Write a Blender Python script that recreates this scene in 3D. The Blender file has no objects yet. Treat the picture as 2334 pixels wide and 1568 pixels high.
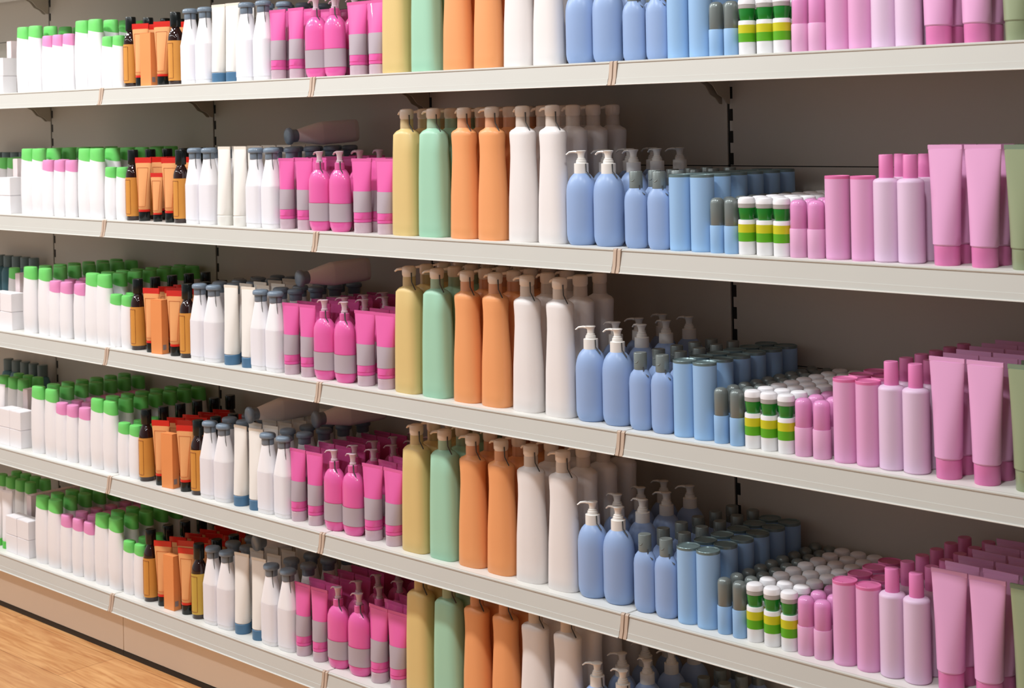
import bpy, bmesh, math, random
from mathutils import Vector, Matrix
C = bpy.context.scene.collection
SC = bpy.context.scene
R = math.radians

# ------------------------------------------------------------------ camera
ZO = 0.068                                   # floor is z = 0
yaw, pitch, roll = -0.77034, -0.0007, -0.02066
fw = Vector((math.sin(yaw)*math.cos(pitch), math.cos(yaw)*math.cos(pitch), math.sin(pitch)))
rt = fw.cross(Vector((0, 0, 1))).normalized(); up = rt.cross(fw)
r2 = rt*math.cos(roll)+up*math.sin(roll); u2 = up*math.cos(roll)-rt*math.sin(roll)
cam = bpy.data.cameras.new('camera'); co = bpy.data.objects.new('camera', cam); C.objects.link(co)
M = Matrix((r2, u2, -fw)).transposed().to_4x4(); M.translation = Vector((4.13623, -2.51543, 1.51855+ZO))
co.matrix_world = M
cam.sensor_width = 36.0; cam.lens = 3581.73/2334*36; cam.shift_y = -512.57/2334
cam.clip_start = 0.05
cam.dof.use_dof = True; cam.dof.focus_distance = 3.55; cam.dof.aperture_fstop = 9.0
SC.camera = co

# ------------------------------------------------------------------ view, world, lamps
SC.view_settings.view_transform = 'Standard'; SC.view_settings.look = 'None'
SC.view_settings.gamma = 1.0; SC.view_settings.use_curve_mapping = False
SC.view_settings.exposure = 0.0
w = bpy.data.worlds.new('shop_air'); SC.world = w; w.use_nodes = True
_nt = w.node_tree; _bg = _nt.nodes['Background']; _bg.inputs[1].default_value = 0.5
_tc = _nt.nodes.new('ShaderNodeTexCoord'); _sp = _nt.nodes.new('ShaderNodeSeparateXYZ'); _cr = _nt.nodes.new('ShaderNodeValToRGB')
_mr = _nt.nodes.new('ShaderNodeMapRange'); _mr.inputs[1].default_value = -1; _mr.inputs[2].default_value = 1
_nt.links.new(_tc.outputs['Generated'], _sp.inputs[0]); _nt.links.new(_sp.outputs[0], _mr.inputs[0]); _nt.links.new(_mr.outputs[0], _cr.inputs[0])
_e = _cr.color_ramp.elements                  # added gradient, brighter to the left so the products' right sides darken
_e[0].position = .1; _e[0].color = (1.0, 1.0, 1.0, 1); _e[1].position = .85; _e[1].color = (.19, .2, .21, 1)
_nt.links.new(_cr.outputs[0], _bg.inputs[0])

def lamp(x, y, z, p, size, col=(.965, .985, 1)):
    l = bpy.data.lights.new('ceiling_lamp', 'AREA'); l.shape = 'DISK'; l.size = size; l.energy = p; l.color = col
    o = bpy.data.objects.new('ceiling_lamp', l); C.objects.link(o); o.location = (x, y, z)
for i in range(6):                           # two rows of round ceiling downlights along the aisle
    x = -2.4 + i*1.1
    lamp(x, -1.0, 3.0, (26, 26, 23, 18, 18, 18)[i], .2)
    lamp(x-.3, -2.5, 3.0, (12, 12, 10, 7, 7, 7)[i], .2)

# ------------------------------------------------------------------ materials
def lin(c):
    return tuple(((v/255)/12.92 if v/255 <= .04045 else (((v/255)+.055)/1.055)**2.4) for v in c)
MATS = {}
def mat(name, rgb, rough=.4, metal=0., trans=0., coat=0., var=.06, scale=18., spec=.5, sss=0., bump=0., alpha=1.):
    m = bpy.data.materials.new(name); m.use_nodes = True; nt = m.node_tree; b = nt.nodes['Principled BSDF']
    c = lin(rgb)
    tc = nt.nodes.new('ShaderNodeTexCoord'); no = nt.nodes.new('ShaderNodeTexNoise')
    no.inputs['Scale'].default_value = scale; no.inputs['Detail'].default_value = 3
    nt.links.new(tc.outputs['Object'], no.inputs['Vector'])
    mx = nt.nodes.new('ShaderNodeMix'); mx.data_type = 'RGBA'
    mx.inputs[6].default_value = (*[v*(1-var) for v in c], 1)
    mx.inputs[7].default_value = (*[min(1, v*(1+var)) for v in c], 1)
    nt.links.new(no.outputs['Fac'], mx.inputs[0]); nt.links.new(mx.outputs[2], b.inputs['Base Color'])
    b.inputs['Roughness'].default_value = rough; b.inputs['Metallic'].default_value = metal
    b.inputs['Transmission Weight'].default_value = trans; b.inputs['Coat Weight'].default_value = coat
    b.inputs['Specular IOR Level'].default_value = spec; b.inputs['IOR'].default_value = 1.4
    b.inputs['Alpha'].default_value = alpha
    if bump:
        bp = nt.nodes.new('ShaderNodeBump'); bp.inputs['Strength'].default_value = bump; bp.inputs['Distance'].default_value = .002
        nt.links.new(no.outputs['Fac'], bp.inputs['Height']); nt.links.new(bp.outputs[0], b.inputs['Normal'])
    MATS[name] = m
    return m
mat('shelf_paint', (222, 219, 212), .42, var=.02, scale=6)
mat('rail_paint', (200, 197, 189), .38, var=.03, scale=5, bump=.05)
mat('rail_lip', (232, 229, 222), .3, var=.02)
mat('rail_end', (196, 172, 152), .45)
mat('panel_paint', (198, 192, 182), .5, var=.03, scale=4)
mat('seam_dark', (28, 26, 24), .7)
mat('bracket_metal', (176, 166, 150), .45)
mat('plinth_paint', (240, 226, 208), .4, var=.03, scale=5)
mat('kick_black', (30, 29, 28), .5)
mat('white_plastic', (246, 244, 247), .38, var=.01, coat=.1)
mat('white_label', (236, 234, 240), .55, var=.02)
mat('carton_white', (242, 238, 240), .6, var=.02)
mat('carton_pink', (232, 214, 214), .6, var=.02)
mat('green_cap', (118, 216, 112), .4, var=.12, scale=30)
mat('green_base', (96, 205, 84), .4)
mat('yellowgreen', (180, 225, 140), .4)
mat('pink_cap_soft', (236, 150, 200), .4, var=.05)
mat('dark_glass', (40, 14, 12), .05, coat=.8, var=.2)
mat('black_cap', (20, 26, 26), .22, coat=.3)
mat('amber_label', (216, 148, 66), .5, var=.06, scale=25)
mat('ochre_label', (204, 168, 74), .5, var=.05, scale=25)
mat('label_line', (150, 84, 40), .5)
mat('orange_tube', (234, 166, 108), .42, var=.05)
mat('orange_line', (205, 112, 52), .5)
mat('red_crimp', (214, 44, 34), .25, coat=.4)
mat('orange_carton', (236, 150, 88), .5, var=.04)
mat('carton_print', (150, 130, 125), .6)
mat('slate_cap', (120, 136, 152), .3, coat=.3)
mat('blue_cap', (82, 122, 156), .4)
mat('cream_tube', (242, 238, 232), .38, var=.01)
mat('cream_crimp', (232, 222, 208), .4, var=.01)
mat('pink_gloss', (232, 98, 170), .28, coat=.5, var=.03)
mat('pink_crimp', (220, 96, 160), .25, coat=.4)
mat('pink_line', (206, 52, 112), .4)
mat('grey_label', (180, 166, 174), .45, var=.03)
mat('clear_pink', (240, 212, 224), .16, trans=.3, coat=.3)
mat('clear_peach', (248, 234, 222), .2, trans=.08, coat=.2)
mat('shade_grey', (92, 92, 92), .35, var=.3, scale=200)  # dark tone of the strips that stand in for shade at bottle necks
mat('yellow_body', (222, 194, 130), .36, var=.02)
mat('mint_body', (164, 210, 182), .36, var=.02)
mat('orange_body', (240, 164, 108), .36, var=.02)
mat('ivory_body', (238, 232, 230), .34, var=.02)
mat('blue_body', (150, 175, 217), .36, var=.02)
mat('blue_soft', (152, 190, 230), .4, var=.02)
mat('silver', (126, 134, 132), .28, metal=.25, var=.04)
mat('silver_lid', (112, 132, 134), .3, metal=.3, var=.04)
mat('white_pump', (240, 236, 230), .25, coat=.3)
mat('cap_grey', (176, 170, 166), .35)
mat('leaf_green', (34, 132, 48), .18, coat=.5, var=.2, scale=40)
mat('band_yellow', (206, 200, 40), .35, var=.05)
mat('band_green', (96, 172, 36), .35, var=.05)
mat('pink_clear', (238, 158, 212), .18, trans=.1, coat=.3)
mat('pink_pale', (232, 176, 212), .4, var=.02)
mat('pink_mid', (230, 168, 210), .4, var=.02)
mat('pink_lid', (222, 116, 168), .4, var=.02)
mat('pink_lilac', (226, 196, 222), .4, var=.02)
mat('pink_cap', (226, 128, 182), .35, var=.02)
mat('sage_tube', (148, 158, 124), .3, coat=.2, var=.03)
mat('sage_crimp', (128, 146, 122), .3)

def wood_floor():
    m = bpy.data.materials.new('wood_floor'); m.use_nodes = True; nt = m.node_tree; b = nt.nodes['Principled BSDF']
    N = nt.nodes.new; L = nt.links.new
    tc = N('ShaderNodeTexCoord'); mp = N('ShaderNodeMapping'); mp.inputs['Scale'].default_value = (1.6, 16, 1)
    mp.inputs['Rotation'].default_value = (0, 0, R(4))
    L(tc.outputs['Object'], mp.inputs['Vector'])
    n1 = N('ShaderNodeTexNoise'); n1.inputs['Scale'].default_value = 2.4; n1.inputs['Detail'].default_value = 7; n1.inputs['Distortion'].default_value = 1.4
    L(mp.outputs[0], n1.inputs['Vector'])
    cr = N('ShaderNodeValToRGB'); e = cr.color_ramp.elements
    e[0].position = .32; e[0].color = (*lin((192, 128, 74)), 1); e[1].position = .68; e[1].color = (*lin((228, 174, 116)), 1)
    L(n1.outputs['Fac'], cr.inputs[0])
    br = N('ShaderNodeTexBrick'); br.inputs['Scale'].default_value = 1; br.inputs['Brick Width'].default_value = 1.2
    br.inputs['Row Height'].default_value = .19; br.inputs['Mortar Size'].default_value = .0016
    br.inputs['Color1'].default_value = (1, 1, 1, 1); br.inputs['Color2'].default_value = (.88, .86, .84, 1); br.inputs['Mortar'].default_value = (.6, .5, .42, 1)
    L(tc.outputs['Object'], br.inputs['Vector'])
    mx = N('ShaderNodeMix'); mx.data_type = 'RGBA'; mx.blend_type = 'MULTIPLY'; mx.inputs[0].default_value = 1
    L(cr.outputs[0], mx.inputs[6]); L(br.outputs[0], mx.inputs[7]); L(mx.outputs[2], b.inputs['Base Color'])
    b.inputs['Roughness'].default_value = .35
    MATS['wood_floor'] = m
wood_floor()

# ------------------------------------------------------------------ mesh helpers
def finish(bm, name, m, smooth=38):
    bmesh.ops.recalc_face_normals(bm, faces=bm.faces)
    me = bpy.data.meshes.new(name); bm.to_mesh(me); bm.free()
    if smooth:
        for p in me.polygons: p.use_smooth = True
        me.set_sharp_from_angle(angle=R(smooth))
    me.materials.append(MATS[m])
    return me
def ring(bm, z, rx, ry, n=2., cx=0., cy=0., seg=28, slant=0.):
    vs = []
    for i in range(seg):
        a = 2*math.pi*(i+.5)/seg; c, s = math.cos(a), math.sin(a)
        k = (abs(c)**n+abs(s)**n)**(-1/n)
        x, y = c*k*rx, s*k*ry
        vs.append(bm.verts.new((cx+x, cy+y, z+slant*x)))
    return vs
def loft(bm, rings, seg=28, bot=True, top=True):
    prev = None
    for r in rings:
        z, rx, ry = r[:3]; n = r[3] if len(r) > 3 else 2.; sl = r[4] if len(r) > 4 else 0.
        cur = ring(bm, z, rx, ry, n, seg=seg, slant=sl)
        if prev is None:
            if bot: bm.faces.new(cur[::-1])
        else:
            for i in range(seg):
                j = (i+1) % seg
                bm.faces.new((prev[i], prev[j], cur[j], cur[i]))
        prev = cur
    if top: bm.faces.new(prev)
def L_(name, m, rings, seg=28, **k):
    bm = bmesh.new(); loft(bm, rings, seg, **k); return finish(bm, name, m)
def box(bm, x0, x1, y0, y1, z0, z1, bev=0.):
    g = bmesh.ops.create_cube(bm, size=1)
    for v in g['verts']:
        v.co = Vector(((x0+x1)/2+v.co.x*(x1-x0), (y0+y1)/2+v.co.y*(y1-y0), (z0+z1)/2+v.co.z*(z1-z0)))
    if bev:
        ed = list({e for v in g['verts'] for e in v.link_edges})
        bmesh.ops.bevel(bm, geom=ed, offset=bev, segments=2, affect='EDGES')
def B_(name, m, *boxes, bev=0.):
    bm = bmesh.new()
    for b in boxes: box(bm, *b, bev=bev)
    return finish(bm, name, m, 30)
def sweep(bm, pts, rad, seg=10, flat=1.):
    prev = None
    P = [Vector(p) for p in pts]
    for i, p in enumerate(P):
        d = (P[min(i+1, len(P)-1)]-P[max(i-1, 0)]).normalized()
        s = d.cross(Vector((0, 0, 1)))
        if s.length < .01: s = Vector((0, 1, 0))
        s.normalize(); u = s.cross(d)
        r = rad[i] if isinstance(rad, (list, tuple)) else rad
        cur = [bm.verts.new(p+s*math.cos(2*math.pi*k/seg)*r+u*math.sin(2*math.pi*k/seg)*r*flat) for k in range(seg)]
        if prev is None: bm.faces.new(cur[::-1])
        else:
            for k in range(seg):
                j = (k+1) % seg; bm.faces.new((prev[k], prev[j], cur[j], cur[k]))
        prev = cur
    bm.faces.new(prev)
def extrude_profile(bm, pts, x0, x1):
    a = [bm.verts.new((x0, y, z)) for y, z in pts]; b = [bm.verts.new((x1, y, z)) for y, z in pts]
    bm.faces.new(a); bm.faces.new(b[::-1])
    for i in range(len(pts)):
        j = (i+1) % len(pts); bm.faces.new((a[i], b[i], b[j], a[j]))
def frame_line(bm, rx, ry, n, x0, x1, z0, z1, r=.0006, off=.0004):
    """thin printed outline hugging the front of an oval body"""
    def pt(x, z):
        x = max(-rx*.995, min(rx*.995, x))
        y = -ry*(1-abs(x/rx)**n)**(1/n)-off
        return Vector((x, y, z))
    path = [pt(x0+(x1-x0)*i/8, z1) for i in range(9)]+[pt(x1, z1+(z0-z1)*i/2) for i in range(1, 3)]
    path += [pt(x1+(x0-x1)*i/8, z0) for i in range(1, 9)]+[pt(x0, z0+(z1-z0)*i/2) for i in range(1, 3)]
    sweep(bm, path, r, 6)

# ------------------------------------------------------------------ product kinds: lists of (part, mesh, sub-parts)
def neck_shade(x, y, z, h=.03, s=1.):
    """bent dark strip imitating the shade beside a neck and shoulder"""
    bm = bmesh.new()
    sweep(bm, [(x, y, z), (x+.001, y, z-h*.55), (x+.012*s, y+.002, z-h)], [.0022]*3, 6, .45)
    return finish(bm, 'neck_shade', 'shade_grey')

def k_capped(rx, ry, h, capm, n=2.3, seg=26, ch=.034):
    b = L_('bottle_body', 'white_plastic', [(0, rx*.86, ry*.86, n), (.004, rx*.93, ry*.93, n), (h*.3, rx, ry, n), (h*.62, rx*.96, ry*.97, n), (h-ch-.002, rx*.82, ry*.9, n, -.16)], seg)
    c = L_('flip_cap', capm, [(h-ch-.002, rx*.83, ry*.91, n, -.16), (h-ch*.5, rx*.8, ry*.88, n, -.06), (h-.004, rx*.77, ry*.86, n), (h-.001, rx*.73, ry*.8, n), (h, rx*.62, ry*.68, n)], seg)
    return [('bottle_body', b, []), ('flip_cap', c, [])]
def k_dark(lab):
    r = .0222
    b = L_('bottle_body', 'dark_glass', [(0, r*.92, r*.92), (.003, r, r), (.128, r, r), (.138, r*.97, r*.97), (.148, r*.86, r*.86), (.157, r*.66, r*.66), (.163, r*.52, r*.52), (.17, r*.5, r*.5)])
    l = L_('label', lab, [(.013, r+.0005, r+.0005), (.127, r+.0005, r+.0005)], bot=False, top=False)
    bm = bmesh.new(); frame_line(bm, r+.0005, r+.0005, 2, -.013, .013, .02, .12)
    f = finish(bm, 'label_border', 'label_line')
    c = L_('screw_cap', 'black_cap', [(.166, .0145, .0145), (.168, .0155, .0155), (.206, .0155, .0155), (.2085, .0145, .0145)])
    return [('bottle_body', b, []), ('label', l, [('label_border', f)]), ('screw_cap', c, [])]
def tube_body(name, m, z0, z1, r, w, seg=28, e=.0022, r0=None):
    rr = []
    for i in range(10):
        t = i/9; s = t**1.15
        rr.append((z0+(z1-z0)*t, r+(w/2-r)*t**1.3, r+(e-r)*s, 2.+.6*t))
    rr[0] = (z0, r*.9, r*.9, 2.); rr.insert(1, (z0+.003, r, r, 2.))
    return L_(name, m, rr, seg)
def crimp(name, m, z0, z1, w, e=.0022):
    return B_(name, m, (-w/2, w/2, -e/2-.0003, e/2+.0003, z0, z1), bev=.0004)
def k_orange_tube(s=1.):
    h, r, w = .186*s, .017*s, .058*s
    cap = L_('screw_cap', 'black_cap', [(0, r*.95, r*.95), (.002, r, r), (.026*s, r*.98, r*.98), (.027*s, r*.9, r*.9)])
    col = L_('collar', 'red_crimp', [(.027*s, r*.95, r*.95), (.0275*s, r*1.01, r*1.01), (.033*s, r*1.01, r*1.01), (.0335*s, r*.95, r*.95)])
    b = tube_body('tube_body', 'orange_tube', .033*s, h-.016*s, r, w, e=.003)
    bm = bmesh.new()
    def pt(x, t):
        z = .033*s+(h-.049*s)*t; rx = r+(w/2-r)*t**1.3; ry = r+(.003-r)*t**1.15; n = 2+.6*t
        return Vector((x*rx, -ry*(1-abs(x)**n)**(1/n)-.0006, z))
    path = [pt(-.7+1.4*i/8, .9) for i in range(9)]+[pt(.7, .9-.83*i/6) for i in range(1, 7)]+[pt(.7-1.4*i/8, .07) for i in range(1, 9)]+[pt(-.7, .07+.83*i/6) for i in range(1, 7)]
    sweep(bm, path, .0005, 6); f = finish(bm, 'label_border', 'orange_line')
    c = crimp('crimp', 'red_crimp', h-.0165*s, h, w, .004)
    return [('screw_cap', cap, []), ('collar', col, []), ('tube_body', b, [('label_border', f)]), ('crimp', c, [])]
def k_box():
    b = B_('carton_body', 'orange_carton', (-.024, .024, -.0125, .0125, 0, .155), bev=.0007)
    t = B_('top_flap', 'orange_carton', (-.0235, .0235, -.012, .012, .1552, .1562), bev=.0003)
    p = B_('printed_patch', 'carton_print', (.0241, .0244, -.009, .003, .012, .027))
    return [('carton_body', b, []), ('top_flap', t, []), ('printed_patch', p, [])]
def k_tapered():
    b = L_('bottle_body', 'white_plastic', [(0, .0295, .0195, 3.4), (.003, .0306, .0213, 3.6), (.06, .0312, .0216, 3.6), (.112, .0312, .0216, 3.6), (.116, .0306, .0212, 3.4), (.15, .0238, .018, 2.8), (.184, .0165, .0145, 2.2)])
    l = L_('label', 'white_label', [(.012, .0316, .022, 3.6), (.111, .0316, .022, 3.6)], bot=False, top=False)
    c = L_('mushroom_cap', 'slate_cap', [(.182, .0165, .0155), (.184, .0178, .0165), (.199, .0178, .0165), (.2005, .0225, .0205), (.203, .0235, .0215), (.209, .0232, .0212), (.2125, .0205, .0185), (.214, .015, .0135)])
    return [('bottle_body', b, []), ('label', l, []), ('mushroom_cap', c, [])]
def k_cream_tube(capm):
    h = .217
    cap = L_('flip_cap', capm, [(0, .021, .021), (.002, .0222, .0222), (.026, .0222, .0222), (.0275, .021, .021)])
    b = tube_body('tube_body', 'cream_tube', .0275, h-.008, .0222, .056, e=.003)
    c = crimp('crimp', 'cream_crimp', h-.0085, h, .056, .003)
    return [('flip_cap', cap, []), ('tube_body', b, []), ('crimp', c, [])]
def k_pink_tube(w, r):
    h = .186
    cap = L_('clear_cap', 'clear_pink', [(0, r*.92, r*.92), (.002, r*.98, r*.98), (.025, r*.98, r*.98), (.0265, r*.9, r*.9)])
    sp = L_('nozzle', 'pink_gloss', [(.0265, r*.93, r*.93), (.0275, r, r), (.034, r*1.0, r*1.0)])
    z0, z1, e = .033, h-.008, .0028
    b = tube_body('tube_body', 'pink_gloss', z0, z1, r, w, e=e)
    rr = []
    for i in range(7):
        z = .052+(.104-.052)*i/6; t = (z-z0)/(z1-z0)
        rr.append((z, r+(w/2-r)*t**1.3+.0006, r+(e-r)*t**1.15+.0006, 2+.6*t))
    l = L_('label', 'grey_label', rr, bot=False, top=False)
    c = crimp('crimp', 'pink_crimp', h-.0085, h, w, .003)
    return [('clear_cap', cap, []), ('nozzle', sp, []), ('tube_body', b, []), ('label', l, []), ('crimp', c, [])]
def pump_head(m, zc, z1, r=.0095, hr=.0125, spout=.03, thin=.0034):
    """stem, domed actuator and beaked spout; spout points to local -X"""
    bm = bmesh.new()
    d = z1-zc
    loft(bm, [(zc, r, r), (zc+d*.18, r*1.02, r*1.02), (zc+d*.22, r*.8, r*.8), (zc+d*.45, r*.78, r*.78), (zc+d*.7, r*.9, r*.9), (zc+d*.88, hr*.92, hr*.92), (z1-.0012, hr, hr), (z1, hr*.8, hr*.8)], 20)
    sweep(bm, [(0, 0, z1-.0045), (-spout*.5, 0, z1-.0026), (-spout*.8, 0, z1-.0038), (-spout, 0, z1-.009)], [thin*1.9, thin*1.35, thin*1.1, thin*.85], 10, .62)
    return finish(bm, 'pump_head', m)
def hood_head(m, zc, z1, r, spout=.031):
    """wide translucent hood with a short beak"""
    bm = bmesh.new(); d = z1-zc
    loft(bm, [(zc, r*.86, r*.86), (zc+d*.12, r*.9, r*.9), (zc+d*.2, r*.98, r*.98), (zc+d*.75, r, r), (zc+d*.92, r*.9, r*.9), (z1, r*.6, r*.6)], 22)
    sweep(bm, [(-r*.3, 0, z1-d*.28), (-r*.9, 0, z1-d*.26), (-spout*.95, 0, z1-d*.32), (-spout*1.15, 0, z1-d*.5)], [.0062, .0056, .0044, .0032], 10, .7)
    return finish(bm, 'pump_head', m)
def k_pink_pump():
    a, b_ = .036, .0225
    b = L_('bottle_body', 'pink_gloss', [(0, a*.72, b_*.72), (.003, a*.82, b_*.82), (.012, a*.95, b_*.96), (.024, a, b_), (.118, a, b_), (.132, a*.96, b_*.97), (.144, a*.8, b_*.86), (.152, a*.58, b_*.7), (.1565, .0125, .0125), (.158, .0115, .0115)], 32)
    l = L_('label', 'grey_label', [(.025, a+.0006, b_+.0006), (.072, a+.0006, b_+.0006)], 32, bot=False, top=False)
    bm = bmesh.new()
    for z in (.0248, .0722): loft(bm, [(z-.0004, a+.0009, b_+.0009), (z+.0004, a+.0009, b_+.0009)], 32, bot=False, top=False)
    ln = finish(bm, 'label_border', 'pink_line')
    c = L_('collar', 'pink_crimp', [(.157, .0118, .0118), (.158, .0128, .0128), (.174, .0126, .0126), (.175, .0115, .0115)], 22)
    return [('bottle_body', b, []), ('label', l, [('label_border', ln)]), ('collar', c, []), ('pump_head', pump_head('clear_pink', .175, .204, .0085, .0105, .026, .003), [])]
def k_tall(m, waist):
    if waist:
        a, b_ = .04, .026
        rr = [(0, a*.94, b_*.93, 2.8), (.004, a, b_, 2.8), (.03, a*.995, b_*.99, 2.7), (.1, a*.95, b_*.96, 2.6), (.15, a*.87, b_*.92, 2.5), (.19, a*.82, b_*.88, 2.4), (.215, a*.82, b_*.88, 2.4), (.24, a*.87, b_*.9, 2.4), (.247, a*.86, b_*.88, 2.4), (.2515, a*.76, b_*.8, 2.3), (.256, a*.5, b_*.68, 2), (.259, .016, .016, 2)]
    else:
        a, b_ = .0415, .0265
        rr = [(0, a*.94, b_*.93, 3.8), (.004, a, b_, 3.8), (.03, a*.995, b_*.995, 3.8), (.13, a*.94, b_*.97, 3.8), (.2, a*.88, b_*.94, 3.6), (.244, a*.84, b_*.91, 3.4), (.2495, a*.78, b_*.86, 2.5), (.2535, a*.66, b_*.76, 2.4), (.257, a*.44, b_*.64, 2), (.259, .016, .016, 2)]
    b = L_('bottle_body', m, rr, 36)
    c = L_('collar', m if waist != 2 else m, [(.258, .0152, .0152), (.259, .0162, .0162), (.281, .0158, .0158), (.282, .0145, .0145)], 22)
    c.materials[0] = MATS['collar_'+m]
    return [('bottle_body', b, []), ('collar', c, []), ('pump_head', hood_head('clear_peach', .28, .307, .0175), [])]
for _n, _c in (('yellow_body', (226, 200, 150)), ('mint_body', (178, 206, 178)), ('orange_body', (240, 176, 136)), ('ivory_body', (236, 222, 210))):
    mat('collar_'+_n, _c, .25, trans=.2, coat=.2)
def k_blue_pump():
    a, b_ = .036, .031
    b = L_('bottle_body', 'blue_body', [(0, a*.74, b_*.74), (.003, a*.84, b_*.84), (.011, a*.95, b_*.95), (.022, a, b_), (.108, a, b_), (.119, a*.985, b_*.985), (.129, a*.94, b_*.94), (.138, a*.86, b_*.86), (.146, a*.74, b_*.74), (.152, a*.59, b_*.6), (.156, .0158, .0158)], 34)
    c = L_('collar', 'white_pump', [(.1545, .015, .015), (.1555, .0162, .0162), (.177, .016, .016), (.178, .0145, .0145)], 24)
    s = L_('locking_ring', 'white_pump', [(.177, .0105, .0105), (.178, .0118, .0118), (.184, .0112, .0112), (.185, .01, .01)], 22)
    return [('bottle_body', b, []), ('collar', c, []), ('locking_ring', s, []), ('pump_head', pump_head('white_pump', .184, .2055, .0095, .0118, .033, .0032), [])]
def k_blue_flip():
    a, b_ = .0275, .0205
    b = L_('bottle_body', 'blue_body', [(0, a*.74, b_*.74), (.003, a*.86, b_*.86), (.01, a*.97, b_*.97), (.018, a, b_), (.098, a, b_), (.108, a*.96, b_*.96), (.117, a*.84, b_*.86), (.123, a*.64, b_*.72), (.127, .0135, .0135)], 30)
    c = L_('flip_cap', 'silver', [(.126, .0132, .0132), (.127, .0142, .0142), (.1605, .014, .014), (.162, .013, .013)], 24)
    bm = bmesh.new(); sweep(bm, [(-.005, -.0131, .146), (-.003, -.014, .1425), (0, -.0144, .1415), (.003, -.014, .1425), (.005, -.0131, .146)], .0007, 6)
    t = finish(bm, 'thumb_notch', 'silver')
    return [('bottle_body', b, []), ('flip_cap', c, [('thumb_notch', t)])]
def k_cyl(body, lid, r, h):
    b = L_('cylinder_body', body, [(0, r*.93, r*.93), (.002, r*.99, r*.99), (.006, r, r), (h-.006, r, r)], 32)
    l = L_('lid', lid, [(h-.006, r*1.0, r*1.0), (h-.001, r*1.0, r*1.0), (h, r*.965, r*.965), (h-.0012, r*.93, r*.93), (h-.0022, r*.9, r*.9)], 32)
    bm = bmesh.new(); box(bm, -.004, .004, -r*.6-.001, -r*.6+.001, h-.0022, h-.0014)
    t = finish(bm, 'lid_tab', lid)
    return [('cylinder_body', b, []), ('lid', l, [('lid_tab', t)])]
def k_stick(body, cap, r, h=.111):
    b = L_('stick_body', body, [(0, r*.92, r*.92), (.002, r, r), (.054, r, r), (.0555, r*.97, r*.97)], 24)
    c = L_('domed_cap', cap, [(.055, r*.9, r*.9), (.056, r*.93, r*.93), (h-.012, r*.92, r*.92), (h-.006, r*.86, r*.86), (h-.002, r*.66, r*.66), (h, r*.35, r*.35)], 24)
    return [('stick_body', b, []), ('domed_cap', c, [])]
def k_ball():
    r = .0172
    b = L_('stick_body', 'white_plastic', [(0, r*.92, r*.92), (.002, r, r), (.066, r, r), (.069, r*.96, r*.96)], 26)
    y = L_('yellow_band', 'band_yellow', [(.044, r+.0004, r+.0004), (.0605, r+.0004, r+.0004)], 26, bot=False, top=False)
    g = L_('green_band', 'band_green', [(.0265, r+.0004, r+.0004), (.044, r+.0004, r+.0004)], 26, bot=False, top=False)
    cu = L_('green_cup', 'leaf_green', [(.069, r*.76, r*.76), (.074, r*.84, r*.84), (.084, r*.92, r*.92), (.093, r*.95, r*.95)], 26)
    rg = L_('cap_rim', 'cap_grey', [(.0925, r*.95, r*.95), (.093, r*.985, r*.985), (.101, r*.985, r*.985)], 26)
    d = L_('domed_cap', 'white_plastic', [(.101, r*1.0, r*1.0), (.107, r*1.0, r*1.0), (.1115, r*.92, r*.92), (.1135, r*.75, r*.75), (.1143, r*.4, r*.4)], 26)
    return [('stick_body', b, []), ('yellow_band', y, []), ('green_band', g, []), ('green_cup', cu, []), ('cap_rim', rg, []), ('domed_cap', d, [])]
def k_lotion():
    r = .0245
    b = L_('bottle_body', 'pink_lilac', [(0, r*.9, r*.9), (.003, r, r), (.146, r, r), (.149, r*.985, r*.985), (.1525, r*.86, r*.86), (.155, r*.58, r*.58)], 32)
    c = L_('flip_cap', 'pink_cap', [(.154, .0125, .0125), (.155, .0135, .0135), (.1965, .0132, .0132), (.198, .0122, .0122)], 24)
    return [('bottle_body', b, []), ('flip_cap', c, [])]
def k_big_tube(m, cr, capm, w=.07, r=.0235):
    h = .2155
    cap = L_('flip_cap', capm, [(0, r*.92, r*.92), (.002, r*.96, r*.96), (.034, r*.98, r*.98), (.0355, r*.93, r*.93)], 30)
    b = tube_body('tube_body', m, .035, h-.008, r*1.06, w, 34, e=.003)
    c = crimp('crimp', cr, h-.0085, h, w, .003)
    return [('flip_cap', cap, []), ('tube_body', b, []), ('crimp', c, [])]
def k_carton(m, wx, dy, h):
    return [('carton_body', B_('carton_body', m, (-wx/2, wx/2, -dy/2, dy/2, 0, h-.001), bev=.0008), []),
            ('top_flap', B_('top_flap', m, (-wx/2+.0012, wx/2-.0012, -dy/2+.0012, dy/2-.0012, h-.0009, h), bev=.0003), [])]
def k_green_base():
    h = .19; r = .018
    cap = L_('flip_cap', 'green_base', [(0, r*.93, r*.93), (.002, r, r), (.023, r, r), (.024, r*.95, r*.95)], 24)
    b = tube_body('tube_body', 'white_plastic', .024, h-.006, r, .056, 24, e=.003)
    return [('flip_cap', cap, []), ('tube_body', b, []), ('crimp', crimp('crimp', 'white_label', h-.0065, h, .056, .003), [])]
def k_teal():
    r = .026
    b = L_('bottle_body', 'teal_body', [(0, r*.9, r*.9), (.003, r, r), (.13, r, r), (.145, r*.8, r*.8), (.152, r*.5, r*.5)], 24)
    c = L_('screw_cap', 'teal_cap', [(.15, .0165, .0165), (.151, .018, .018), (.19, .018, .018), (.192, .016, .016)], 22)
    return [('bottle_body', b, []), ('screw_cap', c, [])]
mat('teal_body', (92, 138, 152), .35); mat('teal_cap', (112, 130, 134), .3)

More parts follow.
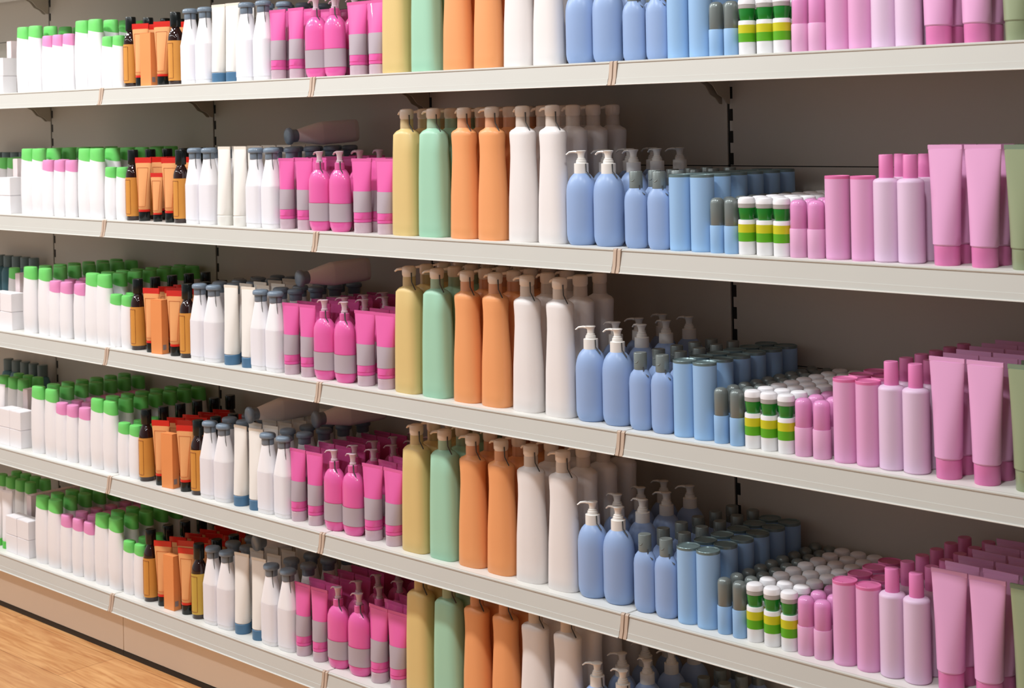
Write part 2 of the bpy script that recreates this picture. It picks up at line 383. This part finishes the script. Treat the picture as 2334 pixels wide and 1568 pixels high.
# kind: (object name, category, look, group noun, depth, row spacing, rows per shelf ABCDE, parts, rotation, neck shade, copies rotate parts?)
K = {
 'K2': ('shampoo_bottle', 'bottle', 'white bottle with green cap', 'white bottles with green caps', .036, .0525, (4, 6, 7, 7, 7), k_capped(.0365, .0195, .213, 'green_cap'), 0),
 'K3': ('shampoo_bottle', 'bottle', 'white bottle with pink cap', 'white bottles with pink caps', .034, .0525, (3, 4, 6, 6, 6), k_capped(.0305, .0185, .177, 'pink_cap_soft', ch=.031), 0),
 'K4': ('travel_bottle', 'bottle', 'short white bottle with green cap', 'short white bottles with green caps', .034, .0525, (2, 2, 3, 3, 3), k_capped(.0285, .018, .157, 'green_cap', ch=.027), 0),
 'K5': ('glass_bottle', 'bottle', 'dark glass bottle with amber label', 'dark bottles with amber labels', .042, .06, (4, 5, 5, 6, 6), k_dark('amber_label'), 0),
 'K5y': ('glass_bottle', 'bottle', 'dark glass bottle with mustard label', 'dark bottles with amber labels', .042, .06, (1, 1, 1, 1, 1), k_dark('ochre_label'), 0),
 'K6': ('squeeze_tube', 'tube', 'orange tube with red crimp, black cap', 'orange tubes with red crimps', .036, .053, (4, 5, 5, 5, 6), k_orange_tube(), 24),
 'K6s': ('squeeze_tube', 'tube', 'small orange tube between taller ones', 'orange tubes with red crimps', .036, .053, (1, 1, 1, 1, 1), k_orange_tube(.76), 20),
 'K7': ('carton', 'box', 'plain orange carton', 'orange cartons', .025, .05, (1, 1, 1, 1, 1), k_box(), 6),
 'K8': ('tapered_bottle', 'bottle', 'white tapered bottle with grey cap', 'white tapered bottles with grey caps', .038, .068, (4, 5, 5, 5, 5), k_tapered(), 0),
 'K9': ('cream_tube', 'tube', 'white tube with blue cap', 'white tubes with blue caps', .044, .05, (4, 6, 7, 7, 7), k_cream_tube('blue_cap'), 4),
 'K9w': ('cream_tube', 'tube', 'white tube with white cap', 'white tubes with white caps', .044, .05, (4, 6, 7, 7, 7), k_cream_tube('cream_tube'), 4),
 'K10': ('lotion_tube', 'tube', 'narrow hot pink tube with grey band', 'narrow hot pink tubes', .042, .049, (4, 6, 7, 7, 7), k_pink_tube(.064, .0205), 3),
 'K10b': ('lotion_tube', 'tube', 'wide hot pink tube with grey band', 'wide hot pink tubes', .046, .05, (4, 5, 6, 6, 6), k_pink_tube(.075, .0225), 0),
 'K11': ('pump_bottle', 'bottle', 'hot pink pump bottle', 'hot pink pump bottles', .044, .068, (3, 4, 5, 5, 5), k_pink_pump(), 0),
 'K12y': ('pump_bottle', 'bottle', 'tall yellow pump bottle', 'tall yellow pump bottles', .052, .058, (3, 5, 6, 6, 6), k_tall('yellow_body', 0), 0),
 'K12g': ('pump_bottle', 'bottle', 'tall mint green pump bottle', 'tall mint green pump bottles', .052, .058, (3, 5, 6, 6, 6), k_tall('mint_body', 0), 0),
 'K13o': ('pump_bottle', 'bottle', 'tall orange waisted pump bottle', 'tall orange pump bottles', .052, .06, (3, 5, 5, 5, 5), k_tall('orange_body', 1), 0),
 'K13w': ('pump_bottle', 'bottle', 'tall ivory waisted pump bottle', 'tall ivory pump bottles', .052, .068, (3, 4, 3, 4, 4), k_tall('ivory_body', 1), 0),
 'K14': ('pump_bottle', 'bottle', 'blue bottle with white pump', 'blue bottles with white pumps', .062, .083, (2, 4, 4, 4, 4), k_blue_pump(), 0),
 'K15': ('flip_top_bottle', 'bottle', 'small blue bottle with silver cap', 'small blue bottles with silver caps', .042, .062, (3, 5, 5, 6, 6), k_blue_flip(), 0),
 'K16': ('cylinder_bottle', 'bottle', 'light blue cylinder with silver lid', 'light blue cylinders', .05, .058, (4, 6, 6, 6, 6), k_cyl('blue_soft', 'silver_lid', .0246, .157), 0),
 'K17': ('deodorant_stick', 'deodorant', 'light blue stick with silver domed cap', 'light blue sticks with silver caps', .031, .041, (5, 8, 9, 9, 9), k_stick('blue_soft', 'silver', .0155), 0),
 'K18': ('roll_on', 'deodorant', 'white roll-on with green bands', 'banded white roll-ons', .034, .045, (5, 7, 8, 8, 8), k_ball(), 0),
 'K19': ('deodorant_stick', 'deodorant', 'small pink stick with clear pink cap', 'small pink sticks', .036, .045, (4, 5, 8, 8, 8), k_stick('pink_pale', 'pink_clear', .0178), 0),
 'K20': ('cylinder_bottle', 'bottle', 'pink cylinder with rosy lid', 'pink cylinders', .048, .054, (2, 1, 3, 4, 4), k_cyl('pink_mid', 'pink_lid', .0238, .158), 0),
 'K21': ('lotion_bottle', 'bottle', 'pale lilac pink bottle with pink cap', 'pale pink bottles with pink caps', .049, .055, (2, 2, 6, 6, 6), k_lotion(), 0),
 'K22': ('cream_tube', 'tube', 'large matt pink tube', 'large pink tubes', .048, .05, (2, 2, 6, 6, 6), k_big_tube('pink_mid', 'pink_mid', 'pink_cap'), 0),
 'K23': ('cream_tube', 'tube', 'large sage green tube', 'large sage green tubes', .048, .05, (2, 2, 5, 5, 5), k_big_tube('sage_tube', 'sage_crimp', 'sage_tube'), 0),
 'G': ('shampoo_bottle', 'bottle', 'white bottle with bright green cap', 'green-capped bottles behind the cartons', .036, .0525, (1, 1, 1, 1, 1), k_capped(.03, .0185, .178, 'green_cap'), 0),
 'T': ('teal_bottle', 'bottle', 'dim teal bottle with dark cap', 'teal bottles at the back', .052, .06, (1, 1, 1, 1, 1), k_teal(), 0),
 'GB': ('squeeze_tube', 'tube', 'white tube standing on green cap', 'white tubes with green caps below', .036, .05, (1, 1, 1, 1, 1), k_green_base(), 0),
 'BX': ('carton', 'box', 'small white carton', 'small white cartons', .05, .055, (1, 1, 1, 1, 1), k_carton('carton_white', .074, .05, .059), 0),
 'BP': ('carton', 'box', 'tall pale pink carton', 'tall pale cartons', .05, .055, (1, 1, 1, 1, 1), k_carton('carton_pink', .03, .05, .178), 0),
}
SHELF = {'A': 1.63202, 'B': 1.2391, 'C': .85737, 'D': .47472, 'E': .12387}
SNAME = {'A': 'top shelf', 'B': 'second shelf down', 'C': 'middle shelf', 'D': 'fourth shelf down', 'E': 'bottom shelf'}
BACK = .393
TAB = {
'A': 'K2:-0.537 K2:-0.461 K3:-0.381 K3:-0.319 K3:-0.255 K2:-0.176 K2:-0.101 K4:-0.029 K4:0.029 K5:0.088 K6:0.145 K7:0.194 K6:0.258 K5:0.321 K8:0.398 K8:0.470 K9:0.531 K9:0.597 K8:0.662 K8:0.738 K10:0.797 K10:0.875 K11:0.956 K11:1.031 K10b:1.120 K10b:1.194 K12y:1.267 K12g:1.372 K13o:1.479 K13o:1.580 K13w:1.678 K13w:1.769 K14:1.860 K14:1.938 K15:2.019 K15:2.081 K16:2.134 K16:2.190 K17:2.236 K17:2.273 K18:2.310 K18:2.353 K18:2.392 K19:2.434 K19:2.472 K20:2.515 K20:2.564 K21:2.613 K21:2.663 K22:2.723 K22:2.798 K23:2.876 K23:2.95',
'B': 'K2:-0.525 K2:-0.456 K3:-0.394 K3:-0.324 K3:-0.255 K2:-0.173 K2:-0.107 K4:-0.028 K4:0.036 K5:0.085 K6:0.146 K6s:0.215 K6:0.284 K5:0.333 K8:0.407 K8:0.475 K9w:0.543 K9w:0.617 K8:0.692 K8:0.760 K10:0.822 K10:0.896 K11:0.958 K11:1.039 K10b:1.124 K10b:1.213 K12y:1.292 K12g:1.387 K13o:1.492 K13o:1.584 K13w:1.682 K13w:1.774 K14:1.852 K14:1.930 K15:2.014 K15:2.076 K16:2.130 K16:2.185 K17:2.229 K17:2.264 K18:2.300 K18:2.343 K18:2.383 K19:2.421 K19:2.461 K20:2.505 K20:2.561 K21:2.610 K21:2.660 K22:2.731 K22:2.804 K23:2.88 K23:2.955',
'C': 'K2:-0.524 K2:-0.432 K3:-0.367 K3:-0.300 K3:-0.218 K2:-0.146 K2:-0.079 K4:-0.013 K4:0.048 K5:0.097 K6:0.173 K7:0.221 K6:0.296 K5:0.351 K8:0.417 K8:0.485 K9:0.562 K9:0.642 K8:0.700 K8:0.766 K10:0.828 K10:0.898 K11:0.966 K11:1.046 K10b:1.125 K10b:1.202 K12y:1.289 K12g:1.388 K13o:1.491 K13o:1.584 K13w:1.685 K13w:1.785 K14:1.869 K14:1.945 K15:2.016 K15:2.075 K16:2.131 K16:2.182 K17:2.229 K17:2.268 K18:2.306 K18:2.344 K18:2.384 K19:2.423 K19:2.464 K20:2.514 K20:2.563 K21:2.612 K21:2.662 K22:2.726 K22:2.800 K23:2.878 K23:2.953',
'D': 'K2:-0.489 K2:-0.406 K3:-0.342 K3:-0.278 K3:-0.205 K2:-0.132 K2:-0.060 K4:0.016 K4:0.078 K5:0.127 K6:0.208 K7:0.261 K6:0.333 K5:0.392 K8:0.452 K8:0.519 K9:0.592 K9:0.663 K8:0.718 K8:0.789 K10:0.845 K10:0.915 K11:0.993 K11:1.067 K10b:1.142 K10b:1.220 K12y:1.304 K12g:1.403 K13o:1.498 K13o:1.592 K13w:1.686 K13w:1.784 K14:1.864 K14:1.937 K15:2.018 K15:2.075 K16:2.131 K16:2.181 K17:2.228 K17:2.265 K18:2.301 K18:2.342 K18:2.382 K19:2.420 K19:2.457 K20:2.504 K20:2.555 K21:2.605 K21:2.655 K22:2.722 K22:2.796 K23:2.874 K23:2.95',
'E': 'K2:-0.476 K2:-0.399 K3:-0.327 K3:-0.258 K3:-0.191 K2:-0.118 K2:-0.044 K4:0.031 K4:0.090 K5:0.138 K6:0.206 K7:0.258 K6:0.327 K5y:0.383 K8:0.454 K8:0.521 K9:0.586 K9:0.664 K8:0.722 K8:0.795 K10:0.854 K10:0.923 K11:0.997 K11:1.080 K10b:1.154 K10b:1.226 K12y:1.308 K12g:1.407 K13o:1.502 K13o:1.596 K13w:1.690 K13w:1.788 K14:1.868 K14:1.941 K15:2.022 K15:2.079',
}
ORD = ['front', 'second back', 'third back', 'fourth back', 'fifth back', 'sixth back', 'seventh back', 'eighth back', 'ninth back']
COLN = {1: [''], 2: ['left', 'right'], 3: ['left', 'middle', 'right'], 4: ['far left', 'inner left', 'inner right', 'far right'], 5: ['leftmost', 'left middle', 'centre', 'right middle', 'rightmost']}
HIDDEN = set()                               # column positions that nothing shows of: shelf+kind.column.rows
for _k in ('''AK2.0.123 AK3.0.12 AK3.1.12 AK3.2.12 AK2.2.123 AK4.0.1 AK4.1.1 AK6.0.23 AK7.0.1234 AK6.1.23 AK5.1.23 AK8.0.123 AK8.1.123 AK9.0.123 AK10.0.23 AK11.0.2 AK11.1.2 AK10b.0.23 AK10b.1.123 AK12g.0.2 AK15.0.2 AK15.1.12 AK16.0.123 AK17.0.234 AK17.1.234 AK18.0.234 AK18.1.234 AK18.2.234 AK19.0.123 AK19.1.123 AK20.0.1 AK20.1.1 BK2.0.5 BK3.0.23 BK3.1.123 BK3.2.123 BK2.2.4 BK4.0.1 BK4.1.1 BK6.0.34 BK6s.0.1234 BK6.1.234 BK5.1.234 BK8.0.234 BK8.1.234 BK9w.0.45 BK10.0.4 BK11.1.3 BK10b.0.34 BK10b.1.1234 BK12y.0.3 BK12g.0.4 BK13o.0.3 BK13o.1.4 BK17.1.1234567 BK18.1.6 BK18.2.456 BK19.0.34 BK19.1.234 CK3.0.345 CK3.1.2345 CK3.2.12345 CK4.0.2 CK4.1.12 CK6.0.34 CK7.0.234 CK6.1.234 CK9.0.56 CK11.1.34 CK10b.0.345 CK10b.1.2345 CK18.2.567 CK19.0.34567 CK19.1.234567 CK21.1.2345 DK3.1.2345 DK3.2.12345 DK4.1.2 DK6.1.23 DK5.1.345 DK8.0.34 DK8.1.34 DK9.0.5 DK10b.0.345 DK10b.1.2345 DK12y.0.45 DK12g.0.45 DK13o.0.4 DK19.0.34567 DK19.1.234567 DK20.1.3 EK2.0.456 EK2.1.6 EK3.1.5 EK3.2.12345 EK2.2.456 EK4.1.12 EK5.0.5 EK6.1.5 EK5y.0.45 EK8.0.34 EK8.1.34 EK9.0.56 EK10.0.6 EK11.1.4 EK10b.0.345 EK10b.1.2345 EK12y.0.2345 EK12g.0.2345 EK13o.0.234 EK13o.1.234 EK13w.0.23''').split():
    _a, _b, _c = _k.rsplit('.', 2)
    for _d in _c: HIDDEN.add('%s.%s.%s' % (_a, _b, _d))
rnd = random.Random(7)
FIRST = {}
KEYS = {}
def place(kind, loc, rot, label, group, shade=None, spin=0., rotm=None, key=None):
    nm, cat = K[kind][0], K[kind][1]
    root = bpy.data.objects.new(nm, None); C.objects.link(root); root.empty_display_size = .02
    root.location = loc
    if rotm is None: root.rotation_euler = (0, 0, rot)
    else: root.matrix_world = rotm
    root['label'] = label; root['category'] = cat
    if group: root['group'] = group
    if key: KEYS[root.name] = key
    if kind not in FIRST:
        FIRST[kind] = []
        for pn, me, subs in K[kind][7]:
            o = bpy.data.objects.new(pn, me); so = []
            for sn, sm in subs: so.append(bpy.data.objects.new(sn, sm))
            FIRST[kind].append((o, so))
        src = FIRST[kind]; new = [(o, so) for o, so in src]
    else:
        new = [(o.copy(), [s.copy() for s in so]) for o, so in FIRST[kind]]
    for o, so in new:
        C.objects.link(o); o.parent = root; o.rotation_euler = (0, 0, spin if o.data.name.startswith('pump_head') else 0)
        for s in so: C.objects.link(s); s.parent = o
    if shade:
        o = bpy.data.objects.new('neck_shade', shade); C.objects.link(o); o.parent = root
    return root
NECK_SHADES = {'K8': neck_shade(.0185, -.01, .2, .05, .1), 'K11': neck_shade(.0125, -.008, .178, .034), 'K12y': neck_shade(.018, -.008, .292, .042),
         'K12g': neck_shade(.018, -.008, .292, .042), 'K13o': neck_shade(.018, -.008, .292, .042), 'K13w': neck_shade(.018, -.008, .292, .042),
         'K14': neck_shade(.017, -.006, .177, .03), 'K15': neck_shade(.0135, -.006, .133, .02)}

for s in 'ABCDE':
    z = SHELF[s]+ZO; si = 'ABCDE'.index(s)
    cols = [(c.split(':')[0], float(c.split(':')[1])) for c in TAB[s].split()]
    tot = {}
    for k, x in cols: tot[k] = tot.get(k, 0)+1
    seen = {}
    for k, x in cols:
        ci = seen.get(k, 0); seen[k] = ci+1
        nm, cat, look, grp, dep, sp, rows, parts, rot = K[k]
        n = rows[si]
        seq = [(k, i) for i in range(n)]
        if k in ('K7', 'K6s'): seq = [(k, 0)]+[('K6', i) for i in range(1, 5)]
        if k == 'K5y': seq = [(k, 0)]+[('K5', i) for i in range(1, 6)]
        for kk, i in seq:
            key = '%s%s.%d.%d' % (s, k, ci, i)
            jx, jr = rnd.uniform(-.0012, .0012), rnd.uniform(-4, 4); js = rnd.uniform(-24, 26)
            if key in HIDDEN: continue
            y = .022+dep/2+i*sp
            if i == 0: jx = 0
            lk, gp = K[kk][2], K[kk][3]
            cn = COLN[tot[k]][ci] if tot[k] in COLN else 'column %d' % (ci+1)
            if k == 'K7' and kk == 'K6': cn = 'behind-carton'
            if k == 'K6s' and kk == 'K6': cn = 'middle'
            if i == 0: ps = ('front of its %s column' % cn) if cn else 'front of its column'
            else: ps = '%s in its %s column' % (ORD[i], cn) if cn else '%s in its column' % ORD[i]
            ps = ps.replace('  ', ' ')
            if k == 'K5y' and kk == 'K5': ps = '%s in the column led by mustard label' % ORD[i]; lk = 'dark glass bottle'
            r0 = K[kk][8]
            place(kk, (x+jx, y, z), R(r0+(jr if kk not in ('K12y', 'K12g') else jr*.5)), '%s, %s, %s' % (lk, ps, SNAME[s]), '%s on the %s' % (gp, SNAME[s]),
                  NECK_SHADES.get(kk) if i == 0 else None, R(js+8), key=key)

# left end: cartons, green bases, what stands behind them
LX = {'A': -.69, 'B': -.66, 'C': -.665, 'D': -.62, 'E': -.585}
for s in 'ABCDE':
    z = SHELF[s]+ZO; x0 = LX[s]; sn = SNAME[s]
    for j in range(1 if s in 'AB' else 2):
        for lv in range(2):
            place('BX', (x0-.0755*j, .05, z+lv*.0595), R(rnd.uniform(-1.5, 1.5)), 'small white carton, %s %s of the front pile, %s' % (('lower', 'upper')[lv], 'one' if s in 'AB' else ('right', 'left')[j], sn), 'small white cartons on the %s' % sn)
    for i in range(4 if s == 'E' else 1):
        place('BP', ({'A': -.725, 'B': -.70, 'C': -.70, 'D': -.665, 'E': -.655}[s], .112+.053*i, z), 0, 'tall pale pink carton%s behind the small white cartons, %s' % (('', ', second back,', ', third back,', ', fourth back,')[i], sn), 'tall pale cartons on the %s' % sn)
    if s in 'DE':
        for j in range(2 if s == 'D' else 2):
            place('GB', (x0-.145-.06*j, .05, z), R(10), 'white tube standing on green cap, %s, left end of %s' % (('right one', 'left one')[j], sn), 'green-based tubes on the %s' % sn)
    gz = {'A': 0, 'B': 2, 'C': 1, 'D': 3, 'E': 4}[s]
    for j in range(gz):
        for i in range(2):
            place('G', (x0-.245-.066*j, .19+.055*i, z), 0, 'white green-capped bottle behind the cartons, %s, %s, %s' % (('nearer row', 'farther row')[i], ('rightmost', 'second from right', 'third from right', 'leftmost')[j], sn), 'green-capped bottles behind the cartons on the %s' % sn)
    if s in 'BCD':
        for j in range(5):
            place('T', (x0-.4-.062*j, .35, z), 0, 'dim teal bottle at the back, %s, %s' % (('rightmost', 'second from right', 'middle', 'second from left', 'leftmost')[j], sn), 'teal bottles at the back of the %s' % sn)

# bottles lying on their sides on top of the others
def lie(px, py, pz, ang, tilt, label):
    d = Vector((math.cos(ang), math.sin(ang), tilt)).normalized()      # from cap to base
    zx = -d; side = Vector((0, 0, 1)); side = (side-zx*side.dot(zx)).normalized(); yy = zx.cross(side)
    m = Matrix((side, yy, zx)).transposed().to_4x4(); m.translation = Vector((px, py, pz))+d*.107
    place('K8', (0, 0, 0), 0, label, None, rotm=m)
lie(.745, .225, SHELF['B']+ZO+.248, R(78), .06, 'white tapered bottle lying on its side over the others, second shelf down')
lie(.812, .2, SHELF['C']+ZO+.249, R(78), .06, 'white tapered bottle lying on its side over the others, middle shelf')
lie(.62, .165, SHELF['D']+ZO+.247, R(80), .04, 'white tapered bottle lying above the cream tubes, left of two, fourth shelf down')
lie(.825, .235, SHELF['D']+ZO+.248, R(78), .04, 'white tapered bottle lying above the pink tubes, right of two, fourth shelf down')
lie(.63, .17, SHELF['E']+ZO+.247, R(82), .02, 'white tapered bottle lying on top with its cap forward, bottom shelf')

# ------------------------------------------------------------------ shelving
ST = {'F': 2.018}
BAYN = {-2: 'far left bay', -1: 'bay of the green-capped bottles', 0: 'bay of the dark and white bottles', 1: 'bay of the tall pump bottles', 2: 'bay of the blue and pink bottles', 3: 'unseen bay added on the right'}  # rightmost bay is unseen, added to block light from the open side
W1 = .9985
def mesh_board():
    bm = bmesh.new(); box(bm, .0015, W1, .001, .386, -.028, 0, bev=.0012)
    return finish(bm, 'shelf_board', 'shelf_paint', 30)
def mesh_rail():
    bm = bmesh.new()
    extrude_profile(bm, [(.0005, .0012), (-.003, .0010), (-.0052, -.0006), (-.0055, -.0028), (-.0038, -.0044), (-.0102, -.0350), (-.0110, -.0354), (-.0132, -.0465), (-.0155, -.0472), (-.0152, -.0488), (-.0095, -.0488), (-.0085, -.0365), (-.0005, -.0045)], .0115, .9885)
    return finish(bm, 'price_rail', 'rail_paint', 25)
def mesh_lip():
    bm = bmesh.new(); extrude_profile(bm, [(-.0153, -.0474), (-.0166, -.0478), (-.0166, -.0492), (-.0095, -.0495), (-.0095, -.0489)], .0115, .9885)
    return finish(bm, 'rail_edge', 'rail_lip', 0)
def mesh_end(x0, x1):
    bm = bmesh.new()
    extrude_profile(bm, [(.0005, .0016), (-.0045, .0012), (-.0068, -.0012), (-.0108, -.0345), (-.0152, -.0490), (-.0140, -.0500), (-.0095, -.0495), (-.0005, -.006)], x0, x1)
    return finish(bm, 'rail_end', 'rail_end', 25)
def mesh_bracket(x):
    bm = bmesh.new()
    pts = [(.05, -.0285), (.384, -.0285), (.384, -.092), (.374, -.091), (.36, -.078), (.34, -.07), (.322, -.05), (.3, -.04), (.05, -.034)]
    extrude_profile(bm, pts, x-.0012, x+.0012)
    return finish(bm, 'bracket', 'bracket_metal', 0)
boardM, railM, lipM, endL, endR, brL, brR = mesh_board(), mesh_rail(), mesh_lip(), mesh_end(.0016, .0098), mesh_end(.9902, .9984), mesh_bracket(.011), mesh_bracket(.989)
def part(name, me, parent, loc=(0, 0, 0)):
    o = bpy.data.objects.new(name, me); C.objects.link(o); o.parent = parent; o.location = loc; return o
SN2 = dict(SNAME); SN2['F'] = 'above the top shelf'
for b in range(-2, 4):
    for s in 'ABCDEF':
        z = (SHELF.get(s) or ST[s])+ZO
        e = bpy.data.objects.new('shelf', None); C.objects.link(e); e.location = (b, 0, z)
        e['label'] = 'beige shelf with price rail, %s, %s' % (SN2[s], BAYN[b]); e['category'] = 'shelf'; e['group'] = 'beige shelves in the shelving'
        part('shelf_board', boardM, e)
        r = part('price_rail', railM, e); part('rail_edge', lipM, r)
        part('rail_end', endL, e); part('rail_end', endR, e)
        if s != 'E': part('bracket', brL, e); part('bracket', brR, e)
zb = [.07, .585, 1.0285, 1.4675, 1.9085, 2.35]
def mesh_panel(z0, z1):
    bm = bmesh.new(); box(bm, .004, .996, BACK, BACK+.012, z0+.0011, z1-.0011)
    return finish(bm, 'back_panel', 'panel_paint', 30)
panels = [mesh_panel(zb[i], zb[i+1]) for i in range(5)]
def mesh_upright():
    bm = bmesh.new(); box(bm, -.015, .015, BACK+.013, BACK+.043, 0, 2.35); return finish(bm, 'upright', 'bracket_metal', 0)
def mesh_slots():
    bm = bmesh.new()
    z = .12
    while z < 2.3:
        box(bm, .0045, .0125, BACK-.0008, BACK+.011, z, z+.027); z += .05
    box(bm, -.0034, .0034, BACK+.004, BACK+.012, .02, 2.34)
    for zz in zb[1:-1]: box(bm, .0035, .9965, BACK+.003, BACK+.0125, zz-.003, zz+.003)
    return finish(bm, 'slot_strip', 'seam_dark', 0)
upM, slM = mesh_upright(), mesh_slots()
plM = B_('plinth', 'plinth_paint', (.0015, .9985, .03, .045, .016, .142), bev=.0008)
kkM = B_('kick_strip', 'kick_black', (.0005, .9995, .0285, .044, 0, .0155))
for b in range(-2, 4):
    e = bpy.data.objects.new('shelving_bay', None); C.objects.link(e); e.location = (b, 0, 0)
    e['label'] = 'beige slotted shelving frame with back panels and plinth, %s' % BAYN[b]; e['category'] = 'shelving'; e['group'] = 'shelving bays in the row'
    for p in panels: part('back_panel', p, e)
    u = part('upright', upM, e); part('slot_strip', slM, u)
    pl = part('plinth', plM, e); part('kick_strip', kkM, pl)

# ------------------------------------------------------------------ floor
bm = bmesh.new(); box(bm, -8, 9, -7, .6, -.02, 0)
me = finish(bm, 'floor', 'wood_floor', 0); fo = bpy.data.objects.new('floor', me); C.objects.link(fo); fo['kind'] = 'structure'
mat('wall_paint', (214, 206, 196), .6)
bm = bmesh.new(); box(bm, -8, 9, .6, .7, 0, 3.2)
wo = bpy.data.objects.new('wall_back', finish(bm, 'wall_back', 'wall_paint', 0)); C.objects.link(wo); wo['kind'] = 'structure'
